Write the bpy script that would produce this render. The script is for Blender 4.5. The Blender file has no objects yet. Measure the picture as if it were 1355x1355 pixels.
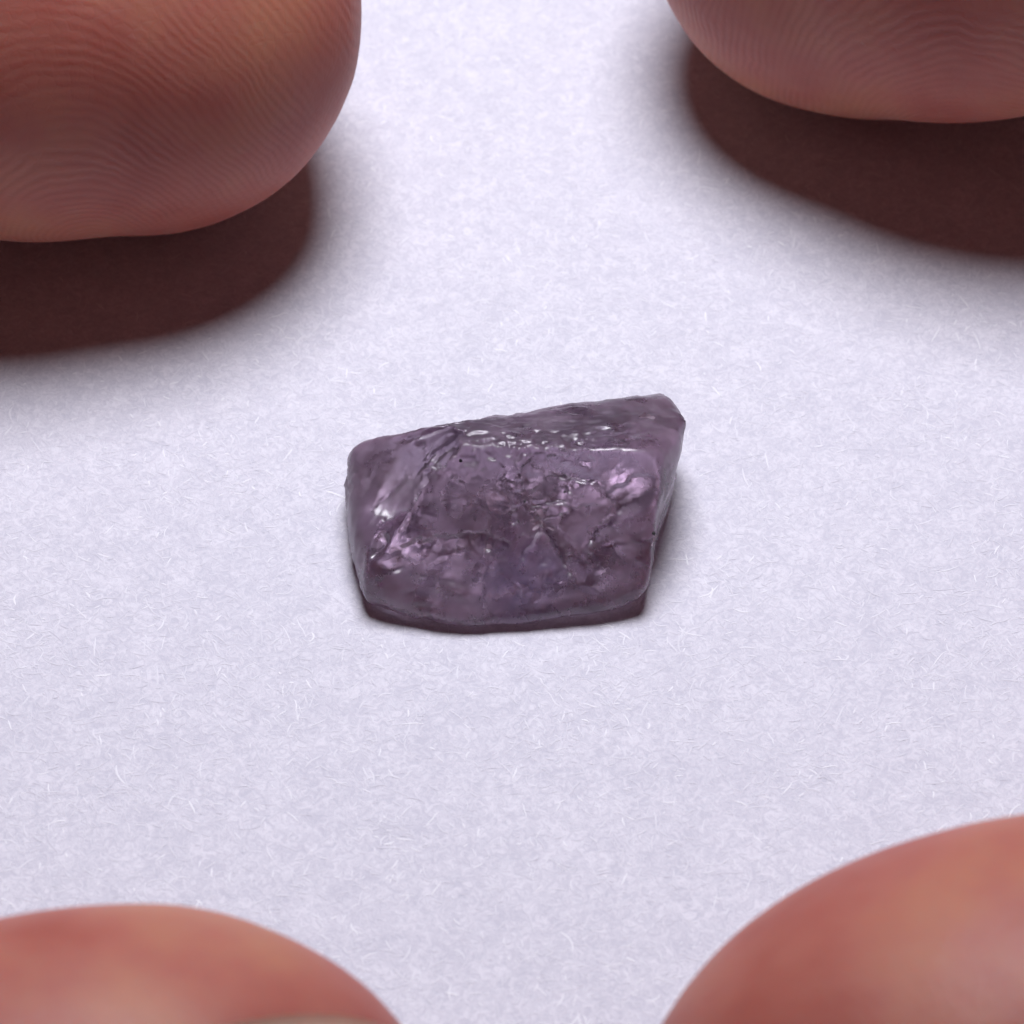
import bpy, bmesh, math, random
import numpy as np
from mathutils import Vector, Matrix

MM = 0.001                      # every length below is written in millimetres
rng = np.random.default_rng(7)
random.seed(7)
scene = bpy.context.scene
col = scene.collection

# ------------------------------------------------------------------ camera
PITCH = math.radians(50.0)
DIST = 130.0
FPX = 5200.0                    # focal length in photograph pixels (1355 wide)
sa, ca = math.sin(PITCH), math.cos(PITCH)
RIGHT = np.array([1.0, 0.0, 0.0])
UP = np.array([0.0, sa, ca])
TOW = np.array([0.0, -ca, sa])  # towards the camera
CAMPOS = TOW * DIST

cam_data = bpy.data.cameras.new('camera')
cam = bpy.data.objects.new('camera', cam_data)
col.objects.link(cam)
cam.location = Vector(CAMPOS * MM)
cam.rotation_euler = (math.pi / 2 - PITCH, 0, 0)
cam_data.sensor_width = 36.0
cam_data.lens = 36.0 * FPX / 1355.0
cam_data.clip_start = 0.002
cam_data.clip_end = 20.0
cam_data.dof.use_dof = True
cam_data.dof.focus_distance = (DIST - 2.2) * MM
cam_data.dof.aperture_fstop = 125.0
scene.camera = cam

# ------------------------------------------------------------------ world, lamp, exposure
world = bpy.data.worlds.new('World')
scene.world = world
world.use_nodes = True
bg = world.node_tree.nodes['Background']
bg.inputs['Color'].default_value = (0.72, 0.70, 0.85, 1)
bg.inputs['Strength'].default_value = 0.006

ld = bpy.data.lights.new('desk_lamp_light', 'AREA')
ld.shape = 'DISK'
ld.size = 0.060
ld.energy = 0.214
ld.color = (0.925, 0.918, 1.0)
lamp = bpy.data.objects.new('desk_lamp_light', ld)
lamp.location = (0.001, 0.042, 0.124)
lamp.rotation_euler = (Vector((0, 0.004, 0)) - Vector(lamp.location)).to_track_quat('-Z', 'Y').to_euler()
col.objects.link(lamp)

scene.view_settings.view_transform = 'Standard'
scene.view_settings.look = 'None'
scene.view_settings.exposure = 0.0
scene.view_settings.gamma = 1.0
scene.view_settings.use_curve_mapping = False
scene.render.engine = 'CYCLES'
scene.cycles.use_denoising = True
scene.cycles.max_bounces = 14
scene.cycles.use_adaptive_sampling = True
scene.cycles.adaptive_threshold = 0.02
scene.cycles.transmission_bounces = 12
scene.cycles.glossy_bounces = 8
scene.cycles.diffuse_bounces = 4
scene.cycles.transparent_max_bounces = 16
scene.cycles.volume_bounces = 2
scene.cycles.caustics_refractive = True
scene.cycles.caustics_reflective = True
scene.cycles.blur_glossy = 0.3
scene.cycles.sample_clamp_indirect = 6.0


# ------------------------------------------------------------------ helpers
def P(px, py, z):
    """the point at height z (mm) that the photograph shows at pixel px, py"""
    d = RIGHT * ((px - 677.5) / FPX) + UP * ((677.5 - py) / FPX) - TOW
    t = (z - CAMPOS[2]) / d[2]
    return CAMPOS + d * t


def _hash(ix, iy, iz, seed):
    h = (ix.astype(np.int64) * 374761393 + iy.astype(np.int64) * 668265263
         + iz.astype(np.int64) * 2147483647 + seed * 1274126177) & 0xFFFFFFFF
    h = ((h ^ (h >> 13)) * 1274126177) & 0xFFFFFFFF
    h = ((h ^ (h >> 16)) * 2246822519) & 0xFFFFFFFF
    return ((h ^ (h >> 15)) & 0xFFFF) / 65535.0 * 2 - 1


def vnoise(p, scale, seed=0):
    q = p * scale
    i = np.floor(q)
    f = q - i
    w = f * f * f * (f * (f * 6 - 15) + 10)
    i = i.astype(np.int64)
    r = 0
    for dx in (0, 1):
        for dy in (0, 1):
            for dz in (0, 1):
                k = (np.where(dx, w[:, 0], 1 - w[:, 0]) * np.where(dy, w[:, 1], 1 - w[:, 1])
                     * np.where(dz, w[:, 2], 1 - w[:, 2]))
                r = r + k * _hash(i[:, 0] + dx, i[:, 1] + dy, i[:, 2] + dz, seed)
    return r


def fbm(p, scale, octaves=4, seed=0, gain=0.5):
    a, s, r = 1.0, scale, 0
    for k in range(octaves):
        r = r + a * vnoise(p + 17.3 * k, s, seed + k)
        a *= gain
        s *= 2.03
    return r


def sstep(a, b, x):
    t = np.clip((x - a) / (b - a), 0, 1)
    return t * t * (3 - 2 * t)


def link_mesh(name, verts, faces, mat, parent=None, smooth=True):
    me = bpy.data.meshes.new(name)
    me.from_pydata([tuple(v) for v in verts], [], [tuple(f) for f in faces])
    me.update()
    me.materials.append(mat)
    if smooth:
        me.polygons.foreach_set('use_smooth', [True] * len(me.polygons))
    o = bpy.data.objects.new(name, me)
    col.objects.link(o)
    if parent is not None:
        o.parent = parent
    return o


def tag(o, label=None, cat=None, group=None, kind=None):
    for k, v in (('label', label), ('category', cat), ('group', group), ('kind', kind)):
        if v:
            o[k] = v


def new_mat(name):
    m = bpy.data.materials.new(name)
    m.use_nodes = True
    nt = m.node_tree
    return m, nt, nt.nodes['Principled BSDF'], nt.nodes['Material Output']


def N(nt, kind, **kw):
    n = nt.nodes.new(kind)
    for k, v in kw.items():
        if k.startswith('i_'):
            key = k[2:]
            key = int(key) if key.isdigit() else key.replace('_', ' ')
            n.inputs[key].default_value = v
        else:
            setattr(n, k, v)
    return n


def ramp(nt, stops):
    r = nt.nodes.new('ShaderNodeValToRGB')
    e = r.color_ramp.elements
    while len(e) < len(stops):
        e.new(0.5)
    for k, (p, c) in enumerate(stops):
        e[k].position = p
        e[k].color = c if len(c) == 4 else (*c, 1)
    return r


# ------------------------------------------------------------------ materials
def paper_material():
    m, nt, b, out = new_mat('white_paper')
    L = nt.links.new
    tc = N(nt, 'ShaderNodeTexCoord')
    n1 = N(nt, 'ShaderNodeTexNoise', i_Scale=900.0, i_Detail=5.0, i_Roughness=0.62)
    n2 = N(nt, 'ShaderNodeTexNoise', i_Scale=150.0, i_Detail=4.0, i_Roughness=0.6)
    n3 = N(nt, 'ShaderNodeTexNoise', i_Scale=3600.0, i_Detail=4.0, i_Roughness=0.65, i_Distortion=1.6)
    for n in (n1, n2, n3):
        L(tc.outputs['Object'], n.inputs['Vector'])
    a = N(nt, 'ShaderNodeMath', operation='MULTIPLY_ADD', i_1=0.26)
    L(n1.outputs['Fac'], a.inputs[0])
    c = N(nt, 'ShaderNodeMath', operation='MULTIPLY', i_1=0.12)
    L(n2.outputs['Fac'], c.inputs[0])
    L(c.outputs[0], a.inputs[2])
    d = N(nt, 'ShaderNodeMath', operation='MULTIPLY_ADD', i_1=0.62)
    L(n3.outputs['Fac'], d.inputs[0])
    L(a.outputs[0], d.inputs[2])
    r = ramp(nt, [(0.40, (0.63, 0.625, 0.71)), (0.5, (0.705, 0.697, 0.775)), (0.60, (0.80, 0.79, 0.865))])
    L(d.outputs[0], r.inputs[0])
    L(r.outputs[0], b.inputs['Base Color'])
    b.inputs['Roughness'].default_value = 0.85
    b.inputs['Specular IOR Level'].default_value = 0.25
    bp = N(nt, 'ShaderNodeBump', i_Strength=0.5, i_Distance=0.00006)
    L(d.outputs[0], bp.inputs['Height'])
    L(bp.outputs[0], b.inputs['Normal'])
    return m


def fibre_material():
    m, nt, b, out = new_mat('paper_fibre')
    g = N(nt, 'ShaderNodeNewGeometry')
    r = ramp(nt, [(0.0, (0.685, 0.675, 0.755)), (0.6, (0.735, 0.728, 0.80)), (0.88, (0.80, 0.795, 0.865)), (1.0, (0.90, 0.90, 0.95))])
    nt.links.new(g.outputs['Random Per Island'], r.inputs[0])
    nt.links.new(r.outputs[0], b.inputs['Base Color'])
    b.inputs['Roughness'].default_value = 0.7
    return m


def skin_material():
    m, nt, b, out = new_mat('skin')
    L = nt.links.new
    tc = N(nt, 'ShaderNodeTexCoord')
    blot = N(nt, 'ShaderNodeTexNoise', i_Scale=190.0, i_Detail=3.0, i_Roughness=0.55)
    fine = N(nt, 'ShaderNodeTexNoise', i_Scale=1500.0, i_Detail=4.0, i_Roughness=0.65)
    L(tc.outputs['Object'], blot.inputs['Vector'])
    L(tc.outputs['Object'], fine.inputs['Vector'])
    r = ramp(nt, [(0.32, (0.345, 0.094, 0.072)), (0.5, (0.395, 0.134, 0.102)), (0.68, (0.435, 0.178, 0.114))])
    L(blot.outputs['Fac'], r.inputs[0])
    # ridge phase stored per vertex (radians) and its strength
    ph = N(nt, 'ShaderNodeAttribute', attribute_name='ridge_phase')
    am = N(nt, 'ShaderNodeAttribute', attribute_name='ridge_amount')
    jit = N(nt, 'ShaderNodeMath', operation='MULTIPLY_ADD', i_1=3.4)
    L(fine.outputs['Fac'], jit.inputs[0])
    L(ph.outputs['Fac'], jit.inputs[2])
    sn = N(nt, 'ShaderNodeMath', operation='SINE')
    L(jit.outputs[0], sn.inputs[0])
    hm = N(nt, 'ShaderNodeMath', operation='MULTIPLY')
    L(sn.outputs[0], hm.inputs[0])
    L(am.outputs['Fac'], hm.inputs[1])
    # the grooves hold a slightly deeper colour than the dry ridge crests
    cf = N(nt, 'ShaderNodeMath', operation='MULTIPLY_ADD', i_1=0.5, i_2=0.5)
    L(hm.outputs[0], cf.inputs[0])
    mixc = N(nt, 'ShaderNodeMix', data_type='RGBA', blend_type='MULTIPLY')
    mixc.inputs['Factor'].default_value = 1.0
    rc = ramp(nt, [(0.0, (0.93, 0.90, 0.90)), (0.5, (1, 1, 1)), (1.0, (1.04, 1.06, 1.07))])
    L(cf.outputs[0], rc.inputs[0])
    L(r.outputs[0], mixc.inputs['A'])
    L(rc.outputs[0], mixc.inputs['B'])
    L(mixc.outputs['Result'], b.inputs['Base Color'])
    b.inputs['Roughness'].default_value = 0.52
    b.inputs['Specular IOR Level'].default_value = 0.35
    b.inputs['Subsurface Weight'].default_value = 0.85
    b.inputs['Subsurface Radius'].default_value = (1.0, 0.22, 0.12)
    b.inputs['Subsurface Scale'].default_value = 0.0024
    b1 = N(nt, 'ShaderNodeBump', i_Strength=0.27, i_Distance=0.000022)
    L(hm.outputs[0], b1.inputs['Height'])
    vor = N(nt, 'ShaderNodeTexVoronoi', feature='DISTANCE_TO_EDGE', i_Scale=2300.0)
    L(tc.outputs['Object'], vor.inputs['Vector'])
    vr = ramp(nt, [(0.0, (0, 0, 0)), (0.16, (1, 1, 1))])
    L(vor.outputs['Distance'], vr.inputs[0])
    b3 = N(nt, 'ShaderNodeBump', i_Strength=0.22, i_Distance=0.00002)
    L(vr.outputs[0], b3.inputs['Height'])
    L(b1.outputs[0], b3.inputs['Normal'])
    b2 = N(nt, 'ShaderNodeBump', i_Strength=0.35, i_Distance=0.00006)
    L(fine.outputs['Fac'], b2.inputs['Height'])
    L(b3.outputs[0], b2.inputs['Normal'])
    L(b2.outputs[0], b.inputs['Normal'])
    return m


def nail_material():
    m, nt, b, out = new_mat('finger_nail')
    b.inputs['Base Color'].default_value = (0.70, 0.43, 0.33, 1)
    b.inputs['Roughness'].default_value = 0.35
    b.inputs['Subsurface Weight'].default_value = 0.5
    b.inputs['Subsurface Radius'].default_value = (1.0, 0.4, 0.3)
    b.inputs['Subsurface Scale'].default_value = 0.0008
    return m


def gem_material():
    m, nt, b, out = new_mat('rough_violet_gem')
    L = nt.links.new
    tc = N(nt, 'ShaderNodeTexCoord')
    n1 = N(nt, 'ShaderNodeTexNoise', i_Scale=700.0, i_Detail=6.0, i_Roughness=0.65)
    n2 = N(nt, 'ShaderNodeTexNoise', i_Scale=4500.0, i_Detail=4.0, i_Roughness=0.6)
    for n in (n1, n2):
        L(tc.outputs['Object'], n.inputs['Vector'])
    rr = ramp(nt, [(0.36, (0.13,) * 3), (0.60, (0.34,) * 3)])
    L(n1.outputs['Fac'], rr.inputs[0])
    bp = N(nt, 'ShaderNodeBump', i_Strength=0.25, i_Distance=0.00002)
    L(n2.outputs['Fac'], bp.inputs['Height'])
    b.inputs['Base Color'].default_value = (0.78, 0.715, 0.78, 1)
    b.inputs['Transmission Weight'].default_value = 1.0
    b.inputs['IOR'].default_value = 1.70
    fa = N(nt, 'ShaderNodeAttribute', attribute_name='frost')       # weathered, frosted skin
    ra = N(nt, 'ShaderNodeMath', operation='MULTIPLY_ADD', i_1=0.14)
    L(fa.outputs['Fac'], ra.inputs[0])
    L(rr.outputs[0], ra.inputs[2])
    L(ra.outputs[0], b.inputs['Roughness'])
    L(bp.outputs[0], b.inputs['Normal'])
    # cloudy, weathered skin of the stone
    cloud = N(nt, 'ShaderNodeBsdfPrincipled')
    cr = ramp(nt, [(0.35, (0.13, 0.088, 0.132)), (0.65, (0.33, 0.24, 0.325))])
    L(n1.outputs['Fac'], cr.inputs[0])
    # a bluer growth zone low in the middle of the crystal
    zp = N(nt, 'ShaderNodeVectorMath', operation='DISTANCE')
    zc = (RIGHT * 0.30 - UP * 2.6 + TOW * 1.7) * MM
    zp.inputs[1].default_value = tuple(zc)
    L(tc.outputs['Object'], zp.inputs[0])
    zr = ramp(nt, [(0.0, (1, 1, 1)), (1.0, (0, 0, 0))])
    zm = N(nt, 'ShaderNodeMath', operation='MULTIPLY', i_1=560.0)
    L(zp.outputs['Value'], zm.inputs[0])
    L(zm.outputs[0], zr.inputs[0])
    zmix = N(nt, 'ShaderNodeMix', data_type='RGBA', blend_type='MIX')
    zmix.inputs['B'].default_value = (0.205, 0.165, 0.32, 1)
    L(zr.outputs[0], zmix.inputs['Factor'])
    L(cr.outputs[0], zmix.inputs['A'])
    L(zmix.outputs['Result'], cloud.inputs['Base Color'])
    n3 = N(nt, 'ShaderNodeTexNoise', i_Scale=420.0, i_Detail=5.0, i_Roughness=0.6, i_Distortion=0.6)
    L(tc.outputs['Object'], n3.inputs['Vector'])
    fr = ramp(nt, [(0.38, (0.20,) * 3), (0.62, (0.56,) * 3)])
    L(n3.outputs['Fac'], fr.inputs[0])
    cloud.inputs['Subsurface Weight'].default_value = 1.0
    cloud.inputs['Subsurface Radius'].default_value = (1.0, 0.8, 1.0)
    cloud.inputs['Subsurface Scale'].default_value = 0.0014
    cloud.inputs['Roughness'].default_value = 0.45
    cloud.inputs['Specular IOR Level'].default_value = 0.35
    L(bp.outputs[0], cloud.inputs['Normal'])
    mx = N(nt, 'ShaderNodeMixShader', i_0=0.42)
    fm = N(nt, 'ShaderNodeMath', operation='MULTIPLY_ADD', i_1=-0.05)
    L(fa.outputs['Fac'], fm.inputs[0])
    L(fr.outputs[0], fm.inputs[2])
    L(fm.outputs[0], mx.inputs[0])
    ca_ = N(nt, 'ShaderNodeMath', operation='MULTIPLY_ADD', i_1=0.15, i_2=0.34)
    L(fa.outputs['Fac'], ca_.inputs[0])
    L(ca_.outputs[0], cloud.inputs['Roughness'])
    L(b.outputs[0], mx.inputs[1])
    L(cloud.outputs[0], mx.inputs[2])
    L(mx.outputs[0], out.inputs['Surface'])
    va = N(nt, 'ShaderNodeVolumeAbsorption', i_Density=175.0)
    va.inputs['Color'].default_value = (0.61, 0.405, 0.62, 1)
    L(va.outputs[0], out.inputs['Volume'])
    return m


def flake_material():
    m, nt, b, out = new_mat('fracture_film')
    b.inputs['Base Color'].default_value = (0.80, 0.66, 0.78, 1)
    b.inputs['Roughness'].default_value = 0.25
    tr = N(nt, 'ShaderNodeBsdfTransparent')
    mx = N(nt, 'ShaderNodeMixShader', i_0=0.45)
    nt.links.new(b.outputs[0], mx.inputs[1])
    nt.links.new(tr.outputs[0], mx.inputs[2])
    nt.links.new(mx.outputs[0], out.inputs['Surface'])
    return m


def speck_material():
    m, nt, b, out = new_mat('dark_mineral')
    b.inputs['Base Color'].default_value = (0.012, 0.008, 0.012, 1)
    b.inputs['Roughness'].default_value = 0.5
    return m


M_PAPER, M_FIBRE, M_SKIN, M_NAIL = paper_material(), fibre_material(), skin_material(), nail_material()
M_GEM, M_FLAKE, M_SPECK = gem_material(), flake_material(), speck_material()

# ------------------------------------------------------------------ the sheet of paper
W, D, T = 105.0, 148.0, 0.12
pv = [(x * MM, y * MM, z * MM) for z in (-T, 0.0) for x, y in ((-W, -D), (W, -D), (W, D), (-W, D))]
pf = [(4, 5, 6, 7), (3, 2, 1, 0), (0, 1, 5, 4), (1, 2, 6, 5), (2, 3, 7, 6), (3, 0, 4, 7)]
paper = link_mesh('paper_sheet', pv, pf, M_PAPER, smooth=False)
tag(paper, label='plain white fibrous sheet of paper under the gemstone and fingertips', kind='structure')


def make_fibres():
    n, seg = 30000, 5
    x0 = rng.uniform(-23, 23, n)
    y0 = rng.uniform(-30, 31, n)
    # fibres gather in loose tufts
    k = rng.random(n) < 0.35
    tx, ty = rng.uniform(-27, 27, 420), rng.uniform(-36, 36, 420)
    pick = rng.integers(0, 420, n)
    x0 = np.where(k, tx[pick] + rng.normal(0, 0.55, n), x0)
    y0 = np.where(k, ty[pick] + rng.normal(0, 0.55, n), y0)
    ln = np.clip(rng.lognormal(-1.15, 0.45, n), 0.12, 0.9)
    rad = rng.uniform(0.012, 0.034, n)
    th = rng.uniform(0, 2 * np.pi, n)
    curv = rng.normal(0, 0.22, n)
    wob = rng.normal(0, 0.16, (n, seg + 1))
    verts = np.zeros((n, seg + 1, 3, 3))
    cx, cy, a = x0.copy(), y0.copy(), th.copy()
    zt = rng.uniform(0.0, 0.006, n)
    for s in range(seg + 1):
        u = s / seg
        taper = 0.35 + 0.65 * math.sin(math.pi * u) ** 0.6
        r = rad * taper
        zc = zt * math.sin(math.pi * u) + 0.003
        for q, off in enumerate((-1.0, 0.0, 1.0)):      # a flattened, slightly arched ribbon of cellulose
            verts[:, s, q, 0] = cx - np.sin(a) * off * r
            verts[:, s, q, 1] = cy + np.cos(a) * off * r
            verts[:, s, q, 2] = zc + r * (0.22 if q == 1 else 0.0)
        st = ln / seg
        cx = cx + np.cos(a) * st
        cy = cy + np.sin(a) * st
        a = a + curv / seg * 2 + wob[:, s]
    base = (np.arange(n) * (seg + 1) * 3)[:, None]
    loc = []
    for s in range(seg):
        for q in range(2):
            loc.append((s * 3 + q, (s + 1) * 3 + q, (s + 1) * 3 + q + 1, s * 3 + q + 1)[::-1])
    loc = np.array(loc).reshape(-1)
    faces = (base + loc[None, :]).reshape(-1, 4)
    o = link_mesh('paper_fibre', (verts.reshape(-1, 3) * MM), faces.tolist(), M_FIBRE, paper)
    tag(o, kind='stuff')


make_fibres()


# ------------------------------------------------------------------ the gemstone
def cambasis(u, v, w):
    return RIGHT * u + UP * v + TOW * w


SC = (681.0, 670.0)             # stone centre in the photograph
PXMM = 40.0


SCARPS = (
    (((730, 626), (752, 633), (785, 640), (808, 662), (812, 684)), 0.16, 0.35),
    (((688, 742), (702, 716), (716, 692), (730, 720), (746, 748), (760, 728)), 0.20, 0.30),
    (((846, 650), (818, 670), (800, 690), (782, 704), (766, 726)), 0.22, 0.35),
    (((682, 650), (705, 668), (742, 664), (760, 676)), 0.12, 0.25),
    (((570, 640), (548, 682), (530, 712), (518, 735)), 0.14, 0.35),
    (((510, 604), (494, 636), (480, 664)), 0.14, 0.25),
    (((545, 618), (530, 645), (508, 664), (495, 678)), 0.12, 0.2),
    (((622, 572), (590, 592), (566, 612), (548, 634)), 0.14, 0.12),
    (((608, 585), (585, 604), (566, 630)), 0.10, 0.10),
    (((500, 590), (545, 584), (600, 566), (640, 560)), 0.10, 0.15),
    (((640, 650), (652, 690), (646, 722), (662, 752)), 0.08, 0.3),
    (((480, 752), (540, 756), (600, 768), (640, 790)), 0.04, 0.3),
    (((540, 782), (580, 776), (625, 792)), 0.07, 0.2),
    (((850, 690), (868, 700), (862, 720), (846, 736)), 0.05, 0.2),
    (((758, 770), (780, 778), (800, 790)), 0.06, 0.2),
    (((820, 545), (845, 556), (858, 574)), 0.08, 0.2),
)


def make_gem():
    bm = bmesh.new()
    bmesh.ops.create_icosphere(bm, subdivisions=7, radius=1.0)
    me = bpy.data.meshes.new('gemstone')
    bm.to_mesh(me)
    bm.free()
    nv = len(me.vertices)
    d = np.empty(nv * 3)
    me.vertices.foreach_get('co', d)
    d = d.reshape(-1, 3)
    d /= np.linalg.norm(d, axis=1)[:, None]

    planes = []

    def edge(x1, y1, x2, y2, tilt=0.0):
        """a face seen edge-on: its outline runs from pixel 1 to pixel 2 (clockwise), tilt turns it to the viewer"""
        a = np.array([x1 - SC[0], SC[1] - y1]) / PXMM
        b = np.array([x2 - SC[0], SC[1] - y2]) / PXMM
        t = (b - a) / np.linalg.norm(b - a)
        n2 = np.array([-t[1], t[0]])
        if n2 @ (a + b) < 0:
            n2 = -n2
        h = n2 @ (a + b) / 2
        n = cambasis(n2[0] * math.cos(tilt), n2[1] * math.cos(tilt), math.sin(tilt))
        planes.append((n, h * math.cos(tilt)))

    def face(u, v, w, px, py, depth):
        """a face whose normal is (right, up, towards) and that passes through pixel px,py at depth mm towards the camera"""
        n = np.array([u, v, w], float)
        n /= np.linalg.norm(n)
        p = np.array([(px - SC[0]) / PXMM, (SC[1] - py) / PXMM, depth])
        planes.append((cambasis(*n), float(n @ p)))

    # outline
    edge(492, 577, 466, 600, 0.0)
    edge(464, 598, 457, 690, 0.0)
    edge(458, 690, 466, 775, 0.0)
    edge(470, 588, 640, 556, 0.0)
    edge(640, 556, 880, 521, 0.0)
    edge(878, 521, 903, 550, 0.0)
    edge(903, 545, 890, 640, 0.0)
    edge(893, 640, 850, 790, 0.0)
    edge(862, 760, 846, 797, 0.0)
    edge(850, 795, 780, 812, -0.15)
    edge(790, 811, 690, 819, -0.2)
    edge(700, 820, 560, 819, -0.25)
    edge(570, 820, 505, 808, -0.2)
    edge(510, 809, 474, 790, -0.1)
    edge(476, 792, 462, 765, 0.0)
    # faces turned to the viewer
    face(0.04, -0.17, 1.0, 700, 690, 1.75)            # broad front face
    face(0.06, 0.87, 0.50, 760, 585, 1.55)            # upper band
    face(-0.60, 0.30, 0.74, 546, 650, 1.55)           # dark plane on the left
    face(-0.955, -0.03, 0.29, 474, 680, 0.4)           # narrow pale strip on the left
    face(-0.25, -0.62, 0.74, 550, 795, 1.3)          # lower left slope
    face(0.20, -0.60, 0.78, 800, 785, 1.35)           # lower right slope
    face(0.55, 0.45, 0.70, 872, 560, 0.8)             # chipped top right corner
    face(0.86, -0.10, 0.50, 886, 690, 0.5)           # right slope
    # hidden sides
    face(0.0, 0.35, -0.94, 681, 670, -4.0)
    planes.append((np.array([-0.03, 0.05, -1.0]) / np.linalg.norm([-0.03, 0.05, -1.0]), 1.72))
    planes.append((np.array([0.10, 0.02, -1.0]) / np.linalg.norm([0.10, 0.02, -1.0]), 1.80))
    face(-0.6, 0.3, -0.74, 500, 620, -3.0)
    face(0.6, 0.3, -0.74, 870, 580, -3.0)

    # soft intersection of the half spaces along each direction
    k = 38.0
    acc = np.zeros(nv)
    for n, h in planes:
        acc += np.maximum((d @ n) / h, 0) ** k
    r = acc ** (-1.0 / k) * 1.012
    soft = np.zeros(nv)
    for n, h in planes:
        soft += np.maximum((d @ n) / h, 0) ** 13.0
    soft = soft ** (-1.0 / 13.0) * 1.075
    low = sstep(-0.2, -1.5, d[:, 2] * r)                  # the underside is tumbled rounder than the top
    r = r * (1 - low) + soft * low
    p = d * r[:, None]

    def uvw(p):
        return p @ RIGHT, p @ UP, p @ TOW

    u, v, w = uvw(p)
    px = SC[0] + u * PXMM
    py = SC[1] - v * PXMM

    # broad unevenness
    p += d * (0.09 * fbm(p, 0.6, 3, 3))[:, None]
    under = sstep(-1.2, -1.8, p[:, 2]) * sstep(0.5, -0.2, w)
    p -= d * (under * (0.10 + 0.16 * fbm(p, 1.1, 4, 8, 0.6)))[:, None]
    rear = sstep(-0.8, -1.6, w)
    p += d * (rear * 0.06 * fbm(p, 1.3, 4, 9, 0.6))[:, None]
    # concave notch of the right outline and waist of the lower edge
    for (cx, cy, cw, R, depth) in ((912, 700, 0.3, 1.25, 0.50),):
        c = np.array([(cx - SC[0]) / PXMM, (SC[1] - cy) / PXMM, cw])
        q = np.stack(uvw(p), 1) - c
        dist = np.linalg.norm(q, axis=1)
        p -= d * (depth * np.exp(-(dist / R) ** 2))[:, None]

    # scooped scars with crisp rims: (px, py, scoop radius mm, rim radius mm)
    front = w > 0.3

    def scoop(cx, cy, R, rim, sx=1.0, ang=0.0):
        nonlocal p
        u, v, w = uvw(p)
        du = u - (cx - SC[0]) / PXMM
        dv = v - (SC[1] - cy) / PXMM
        near = front & (du * du + dv * dv < (rim * 0.5) ** 2)
        if not near.any():
            near = front & (du * du + dv * dv < rim ** 2)
        surf = np.mean(w[near])
        ca_, sa_ = math.cos(ang), math.sin(ang)
        e1, e2 = (du * ca_ + dv * sa_) / sx, -du * sa_ + dv * ca_
        jag = 0.16 * fbm(np.stack([u, v, w], 1), 2.6, 3, int(cx) % 97)
        rr = np.sqrt(e1 ** 2 + e2 ** 2) + jag * rim
        h = math.sqrt(max(R * R - rim * rim, 0))
        bowl = surf + h - np.sqrt(np.maximum(R * R - rr ** 2, 0))
        cut = front & (rr < rim) & (w > bowl)
        p = np.where(cut[:, None], p + TOW[None, :] * (bowl - w)[:, None], p)

    scoop(522, 640, 2.2, 0.95, 1.6, 1.0)
    scoop(500, 720, 0.9, 0.45)
    scoop(560, 600, 2.6, 0.7, 2.0, 0.6)
    scoop(735, 640, 2.2, 1.0, 1.5, 0.2)
    scoop(712, 690, 1.1, 0.7, 1.2, -0.6)
    scoop(775, 705, 2.8, 0.9, 1.0, 0.7)
    scoop(825, 668, 2.4, 0.75, 1.8, 0.6)
    scoop(740, 735, 1.4, 0.7, 1.5, -0.9)
    scoop(600, 745, 2.4, 1.0, 2.0, 0.1)
    scoop(640, 720, 1.0, 0.5, 0.8, 0.2)

    # growth lines along the upper band, granular crest, fine pitting
    u, v, w = uvw(p)
    px = SC[0] + u * PXMM
    py = SC[1] - v * PXMM
    crest = 625 - (px - 560) * 0.185
    band = sstep(10, -25, py - crest) * sstep(-1.5, 0.0, w)
    q = np.stack([u * 0.22, v + 0.16 * -u, w], 1)
    p += d * (band * (-0.065) * np.abs(fbm(q, 3.2, 4, 11)))[:, None]
    lower = sstep(690, 790, py) * sstep(700, 560, px)
    p += d * (lower * (-0.10) * np.abs(fbm(np.stack([u * 0.35, v + 0.1 * u, w], 1), 1.9, 3, 21)))[:, None]
    flutes = np.exp(-(((px - 590) / 45) ** 2 + ((py - 600) / 40) ** 2))
    q = np.stack([(u * 0.6 + v * 0.8) * 0.25, (u * -0.8 + v * 0.6), w], 1)
    p += d * (flutes * (-0.12) * np.abs(fbm(q, 3.0, 3, 31)))[:, None]
    grain = np.exp(-((py - crest) / 20) ** 2)
    p += d * (grain * (0.075 * fbm(p, 4.0, 3, 41) + 0.06 * np.minimum(fbm(p, 1.7, 2, 43), 0)))[:, None]
    p += d * (0.018 * fbm(p, 1.6, 3, 51) - 0.012 * np.abs(fbm(p, 3.0, 3, 55)) + 0.011 * fbm(p, 6.0, 3, 61, 0.6))[:, None]

    # jagged scarps of old breaks: a sharp step on one side of each line, fading out on the other
    r_ = np.random.default_rng(12)
    lines = [(l, dp * 1.5, re * 0.8) for l, dp, re in SCARPS]
    for k_ in range(46):
        if k_ < 26:
            x, y = r_.uniform(675, 875), r_.uniform(585, 765)
        elif k_ < 38:
            x = r_.uniform(570, 870)
            y = 630 - (x - 560) * 0.185 + r_.normal(0, 10)
        else:
            x, y = r_.uniform(480, 660), r_.uniform(640, 790)
        a_ = r_.uniform(0, 6.28)
        l = [(x, y)]
        for e in range(r_.integers(2, 5)):
            a_ += r_.normal(0, 0.8)
            st_ = r_.uniform(6, 15)
            l.append((l[-1][0] + st_ * math.cos(a_), l[-1][1] + 0.8 * st_ * math.sin(a_)))
        lines.append((tuple(l), r_.uniform(0.04, 0.13), r_.uniform(0.06, 0.22)))
    u, v, w = uvw(p)
    jx = 0.05 * fbm(np.stack([u, v, w], 1), 3.5, 3, 91)
    jy = 0.05 * fbm(np.stack([u, v, w], 1), 3.5, 3, 95)
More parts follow.
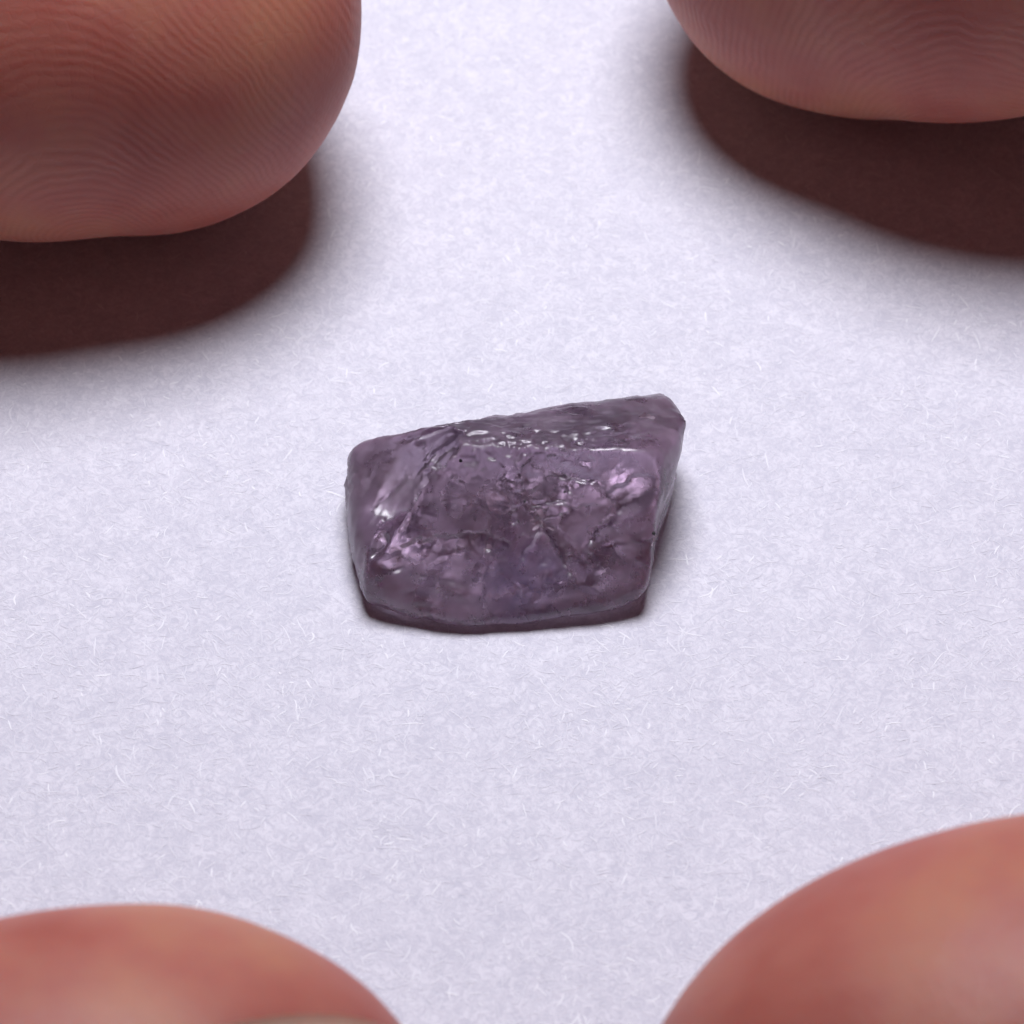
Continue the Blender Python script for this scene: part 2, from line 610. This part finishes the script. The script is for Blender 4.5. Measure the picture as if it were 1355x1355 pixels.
    for line, depth, reach in lines:
        w = p @ TOW
        best = np.full(nv, 9.0)
        sign = np.ones(nv)
        L_ = [((x - SC[0]) / PXMM, (SC[1] - y) / PXMM) for x, y in line]
        seglen = len(L_) - 1
        along = np.zeros(nv)
        for e, (a, b) in enumerate(zip(L_[:-1], L_[1:])):
            a, b = np.array(a), np.array(b)
            t = b - a
            qx, qy = u + jx - a[0], v + jy - a[1]
            f = np.clip((qx * t[0] + qy * t[1]) / (t @ t), 0, 1)
            dx_, dy_ = qx - f * t[0], qy - f * t[1]
            ds = np.hypot(dx_, dy_)
            m_ = ds < best
            best = np.where(m_, ds, best)
            sign = np.where(m_, np.sign(t[0] * qy - t[1] * qx), sign)
            along = np.where(m_, (e + f) / seglen, along)
        fade = np.sin(np.pi * np.clip(along, 0.02, 0.98)) ** 0.5
        stepd = np.where(sign > 0, np.exp(-best / reach), np.exp(-best / 0.03))
        p -= TOW[None, :] * (sstep(0.25, 0.8, w) * depth * fade * stepd)[:, None]

    # stand it on the paper without moving it in the picture
    cam_pts = np.stack(uvw(p), 1)
    leftpl = sstep(600, 530, px + 0.6 * (py - 600)) * sstep(-0.3, 0.2, w) * sstep(760, 700, py)
    frost = np.clip(np.maximum(band, 0.8 * leftpl) * (0.75 + 0.5 * fbm(p, 1.2, 3, 15)) + 0.6 * grain, 0, 1)
    centre = P(SC[0], SC[1], 0.0)
    zmin = p[:, 2].min()
    t = (0.01 - zmin - centre[2]) / TOW[2]
    base = centre + TOW * t
    me.vertices.foreach_set('co', (p * MM).reshape(-1))
    me.update()
    me.polygons.foreach_set('use_smooth', [True] * len(me.polygons))
    at = me.attributes.new('frost', 'FLOAT', 'POINT')
    at.data.foreach_set('value', frost.astype(np.float32))
    me.materials.append(M_GEM)
    o = bpy.data.objects.new('gemstone', me)
    o.location = Vector(base * MM)
    col.objects.link(o)
    return o, cam_pts


gem, GEM_PTS = make_gem()


def gem_surface(cx, cy):
    """depth towards the viewer of the stone's skin at a spot on its front"""
    d2 = np.hypot(GEM_PTS[:, 0] - (cx - SC[0]) / PXMM, GEM_PTS[:, 1] - (SC[1] - cy) / PXMM)
    return float(GEM_PTS[d2 < 0.08, 2].max())



tag(gem, label='rough translucent purple gemstone lying in the middle of the white paper', cat='gemstone')


def flake(cx, cy, depth, size, aspect, ang, tilt, seed):
    """one irregular curved fracture surface inside the stone"""
    r_ = np.random.default_rng(seed)
    n, rings = 28, 5
    ph = np.linspace(0, 2 * np.pi, n, endpoint=False)
    rad = 1 + 0.25 * np.sin(3 * ph + r_.uniform(0, 6)) + 0.16 * np.sin(7 * ph + r_.uniform(0, 6)) + r_.normal(0, 0.08, n)
    pts, faces = [np.zeros(3)], []
    for k in range(1, rings + 1):
        for i in range(n):
            e = k / rings * rad[i]
            x, y = e * math.cos(ph[i]) * size * aspect, e * math.sin(ph[i]) * size
            z = 0.25 * size * (e * e) + 0.12 * size * math.sin(3.1 * x + seed) * math.cos(4.3 * y)
            pts.append(np.array([x, y, z]))
    pts = np.array(pts)
    for i in range(n):
        faces.append((0, 1 + i, 1 + (i + 1) % n))
    for k in range(rings - 1):
        for i in range(n):
            a, b = 1 + k * n + i, 1 + k * n + (i + 1) % n
            faces.append((a, a + n, b + n, b))
    R = np.array(Matrix.Rotation(ang, 3, 'Z') @ Matrix.Rotation(tilt, 3, 'X'))
    q = pts @ R.T
    q = q + np.array([(cx - SC[0]) / PXMM, (SC[1] - cy) / PXMM, gem_surface(cx, cy) - depth])
    wpos = np.stack([cambasis(*a) for a in q])
    return link_mesh('internal_fracture', wpos * MM, faces, M_FLAKE, gem)


for k, a in enumerate(((716, 688, 0.16, 0.34, 1.0, 0.6, 0.25), (812, 664, 0.16, 0.22, 2.2, 0.6, 0.3),
                       (700, 668, 0.14, 0.16, 2.0, -0.4, 0.3), (742, 738, 0.16, 0.36, 0.7, -0.5, 0.3),
                       (648, 730, 0.14, 0.30, 0.5, 0.3, 0.3), (528, 645, 0.14, 0.16, 2.4, 0.9, 0.3),
                       (585, 700, 0.2, 0.10, 4.0, 0.1, 0.2), (570, 756, 0.16, 0.12, 4.0, 0.05, 0.3),
                       (505, 722, 0.12, 0.18, 0.8, 0.3, 0.3), (850, 556, 0.12, 0.16, 1.6, 0.5, 0.3),
                       (600, 776, 0.16, 0.16, 3.0, 0.1, 0.3), (855, 712, 0.14, 0.18, 1.0, 0.4, 0.3))):
    flake(*a, seed=100 + k)
for (x, y, s) in ((694, 664, 0.055), (612, 612, 0.06), (860, 705, 0.06), (745, 652, 0.05)):
    bm = bmesh.new()
    bmesh.ops.create_icosphere(bm, subdivisions=2, radius=s * MM)
    for vv in bm.verts:
        vv.co *= 1 + random.uniform(-0.25, 0.25)
    me = bpy.data.meshes.new('dark_inclusion')
    bm.to_mesh(me)
    bm.free()
    me.materials.append(M_SPECK)
    o = bpy.data.objects.new('dark_inclusion', me)
    o.location = Vector((cambasis((x - SC[0]) / PXMM, (SC[1] - y) / PXMM, gem_surface(x, y) - 0.01)) * MM)
    col.objects.link(o)
    o.parent = gem


# ------------------------------------------------------------------ the hands
def catmull(pts, n):
    pts = np.array(pts, float)
    ext = np.vstack([2 * pts[0] - pts[1], pts, 2 * pts[-1] - pts[-2]])
    out = []
    m = len(pts) - 1
    for i in range(n):
        t = i / (n - 1) * m
        k = min(int(t), m - 1)
        f = t - k
        a, b, c, d = ext[k], ext[k + 1], ext[k + 2], ext[k + 3]
        out.append(0.5 * (2 * b + (c - a) * f + (2 * a - 5 * b + 4 * c - d) * f * f + (3 * b - a - 3 * c + d) * f ** 3))
    return np.array(out)


def loft(points, radii, dorsal, tip_len=None, side=1.0, n=60, m=40, blunt=0.85):
    """a closed limb: points from the tip centre backwards; returns verts, faces and the ring frames"""
    sp = catmull([np.append(p, r) for p, r in zip(points, radii)], n)
    c, r = sp[:, :3], sp[:, 3]
    tan = np.gradient(c, axis=0)
    tan /= np.linalg.norm(tan, axis=1)[:, None]
    t0 = -tan[0]
    L = tip_len if tip_len else r[0]
    cc, rr, tt = [], [], []
    for k in range(1, 13):                       # rounded tip
        a = math.pi / 2 * (1 - k / 13)
        cc.append(c[0] + t0 * L * math.sin(a))
        rr.append(r[0] * math.cos(a) ** blunt)
        tt.append(tan[0])
    cc += list(c)
    rr += list(r)
    tt += list(tan)
    for k in range(1, 9):                        # rounded far end
        a = math.pi / 2 * k / 9
        cc.append(c[-1] + tan[-1] * r[-1] * math.sin(a))
        rr.append(r[-1] * math.cos(a))
        tt.append(tan[-1])
    verts, faces, frames = [], [], []
    for q, R, t in zip(cc, rr, tt):
        dz = np.array(dorsal, float)
        dz = dz - t * (dz @ t)
        dz /= np.linalg.norm(dz)
        dx = np.cross(dz, t)
        frames.append((q, R, t, dx, dz))
        for i in range(m):
            a = 2 * math.pi * i / m
            verts.append(q + dx * math.sin(a) * R * side + dz * math.cos(a) * R)
    K = len(cc)
    for k in range(K - 1):
        for i in range(m):
            j = (i + 1) % m
            faces.append((k * m + i, k * m + j, (k + 1) * m + j, (k + 1) * m + i))
    verts.append(c[0] + t0 * L)
    verts.append(c[-1] + tan[-1] * r[-1])
    a0, a1 = len(verts) - 2, len(verts) - 1
    for i in range(m):
        j = (i + 1) % m
        faces.append((a0, j, i))
        faces.append((a1, (K - 1) * m + i, (K - 1) * m + j))
    return np.array(verts), faces, frames


def make_hand(limbs, cores, thumb_core, voxel=0.5):
    V, F, off = [], [], 0
    for v, f, _ in limbs:
        V.append(v)
        F += [tuple(i + off for i in q) for q in f]
        off += len(v)
    V = np.vstack(V)
    tmp = link_mesh('hand', V * MM, F, M_SKIN)
    md = tmp.modifiers.new('union', 'REMESH')
    md.mode = 'VOXEL'
    md.voxel_size = voxel * MM
    sm = tmp.modifiers.new('soften', 'SMOOTH')
    sm.factor = 0.5
    sm.iterations = 14
    dg = bpy.context.evaluated_depsgraph_get()
    me = bpy.data.meshes.new_from_object(tmp.evaluated_get(dg))
    old = tmp.data
    tmp.modifiers.clear()
    tmp.data = me
    bpy.data.meshes.remove(old)
    me.name = 'hand'
    nv = len(me.vertices)
    p = np.empty(nv * 3)
    me.vertices.foreach_get('co', p)
    p = p.reshape(-1, 3) / MM
    # gentle lumpiness of flesh and pads flattened where they press on the paper
    p += np.stack([fbm(p, 0.16, 2, 5), fbm(p, 0.16, 2, 6), fbm(p, 0.16, 2, 7)], 1) * 0.10
    z = p[:, 2]
    s = 0.35
    p[:, 2] = np.where(z < s, s * np.exp(np.minimum((z - s) / s, 0)) * 0.95 + 0.03, z + 0.0) * 1.0
    me.vertices.foreach_set('co', (p * MM).reshape(-1))
    phase = np.zeros(nv)
    amount = np.zeros(nv)
    for (core, axis, stretch, period, reach) in cores:
        q = p - core
        ax = np.array(axis, float) / np.linalg.norm(axis)
        al = q @ ax
        perp = q - al[:, None] * ax
        dist = np.sqrt((al / stretch) ** 2 + (perp ** 2).sum(1))
        dist = dist + 0.4 * fbm(p, 0.2, 2, 71) + 0.14 * fbm(p, 0.9, 3, 77)
        near = np.linalg.norm(q, axis=1)
        wgt = sstep(reach, reach * 0.6, near)
        phase = np.where(wgt > 0, 2 * math.pi * dist / period, phase)
        amount = np.maximum(amount, wgt * np.clip(0.62 + 0.8 * fbm(p, 0.5, 4, 81), 0.12, 1.3))
    for nm, arr in (('ridge_phase', phase), ('ridge_amount', amount)):
        at = me.attributes.new(nm, 'FLOAT', 'POINT')
        at.data.foreach_set('value', arr.astype(np.float32))
    me.materials.clear()
    me.materials.append(M_SKIN)
    me.polygons.foreach_set('use_smooth', [True] * len(me.polygons))
    me.update()
    return tmp


def nail(frames, hand, k0, k1, half, lift=0.12, side=1.0):
    """a curved plate on the back of the finger between two rings"""
    pts, faces = [], []
    ks = list(range(k0, k1 + 1))
    m = 15
    rows = len(ks)
    for side_i, extra in ((0, lift), (1, lift - 0.45)):
        for e, k in enumerate(ks):
            q, R, t, dx, dz = frames[k]
            tf = e / (rows - 1)
            wdt = half * (1.0 - 0.22 * tf - 0.2 * max(0.0, tf - 0.8) / 0.2)
            for i in range(m):
                a = wdt * (2 * i / (m - 1) - 1)
                pts.append(q + (dx * math.sin(a) * side + dz * math.cos(a)) * (R + extra))
    g = rows * m
    for s_ in (0, 1):
        for e in range(rows - 1):
            for i in range(m - 1):
                a = s_ * g + e * m + i
                f = (a, a + 1, a + m + 1, a + m)
                faces.append(f if s_ == 0 else f[::-1])
    rim = [i for i in range(m)] + [e * m + m - 1 for e in range(1, rows)] + \
          [(rows - 1) * m + i for i in range(m - 2, -1, -1)] + [e * m for e in range(rows - 2, 0, -1)]
    for a, b in zip(rim, rim[1:] + rim[:1]):
        faces.append((a, b, b + g, a + g))
    return link_mesh('finger_nail', np.array(pts) * MM, faces, M_NAIL, hand)


def hand_limbs(s, index_pts, index_r, thumb_pts, thumb_r, idors, tdors, index_tip, thumb_tip, thumb_way):
    """s = -1 hand coming from the left, +1 from the right"""
    def X(*a):
        return np.array([s * a[0], a[1], a[2]], float)
    limbs = []
    idx = loft(index_pts + [X(38, 25, 19), X(58, 24, 32), X(90, 4, 36)], index_r + [7.6, 8.6, 11.0], idors, index_tip, 1.0)
    thb = loft(thumb_pts + [X(*q) for q in thumb_way] + [X(98, -28, 23)], thumb_r + [9.0, 10.5, 14.0], tdors, thumb_tip, 1.0, blunt=1.0)
    limbs += [idx, thb]
    up = (0, 0.5, 0.8)
    limbs.append(loft([X(47, 16, 7), X(52, 29, 11), X(66, 33, 21), X(94, 14, 27)], [6.8, 7.6, 8.4, 11.0], up))
    limbs.append(loft([X(63, 16, 7), X(65, 28, 9), X(78, 34, 15), X(101, 18, 21)], [6.6, 7.2, 7.8, 10.5], up))
    limbs.append(loft([X(79, 16, 6), X(81, 26, 7.5), X(92, 30, 11), X(107, 18, 15)], [5.8, 6.4, 7.0, 9.5], up))
    # palm and wrist
    limbs.append(loft([X(88, 5, 32), X(112, -8, 27), X(140, -22, 25)], [11.5, 15, 18], up))
    limbs.append(loft([X(96, 14, 26), X(116, 0, 22), X(142, -16, 22)], [11.5, 15, 17], up))
    limbs.append(loft([X(106, 18, 16), X(122, 4, 16), X(142, -14, 19)], [10, 13, 15], up))
    limbs.append(loft([X(94, -26, 22), X(114, -24, 23), X(144, -26, 23)], [14, 16, 17], up))
    limbs.append(loft([X(94, -8, 24), X(114, -10, 22), X(142, -20, 23)], [12, 16, 18], up))
    return limbs, idx, thb


def P2(px, py, z):
    return P(px, py, z)


# left hand
lt = P2(152, 10, 7.9)
l_index = [lt, lt + np.array([-6.0, 0.2, 1.6])]
tt = P2(98, 1612, 8.6)
l_thumb = [tt, tt + np.array([-5.5, -2.0, 0.0]), tt + np.array([-12.0, -5.2, 0.6])]
limbs, idx, thb = hand_limbs(-1, l_index, [7.8, 8.0], l_thumb, [8.15, 8.5, 8.9],
                             (0, 0.75, 0.65), (0.3, -0.77, 0.59), 8.4, 10.2, ((44, -42, 12), (70, -40, 18)))
left = make_hand(limbs, [(P(120, 300, 3.6), (1, 0.1, 0.2), 0.62, 0.37, 17.0)], None)
tag(left, label='hand entering from the left, index fingertip above and thumb below the gemstone', cat='hand',
    group='hands framing the gemstone')
nail(thb[2], left, 2, 12, 1.05)
nail(idx[2], left, 5, 20, 0.95)

# right hand
rt = P2(1160, -140, 7.9)
r_index = [rt, rt + np.array([6.0, -1.5, 3.0])]
tt = P2(1420, 1520, 9.2)
r_thumb = [tt, tt + np.array([5.0, 0.4, 0.2]), tt + np.array([11.0, 0.0, 1.0])]
limbs, idx, thb = hand_limbs(1, r_index, [7.9, 8.2], r_thumb, [9.0, 9.3, 9.4],
                             (0, 0.75, 0.65), (-0.2, -0.97, 0.2), 8.2, 12.0, ((46, -28, 13), (70, -30, 19)))
right = make_hand(limbs, [(P(1290, 130, 3.4), (1, 0, 0.2), 0.62, 0.37, 17.0)], None)
tag(right, label='hand entering from the right, index fingertip above and thumb below the gemstone', cat='hand',
    group='hands framing the gemstone')
nail(thb[2], right, 3, 19, 0.95)
nail(idx[2], right, 5, 20, 0.95)
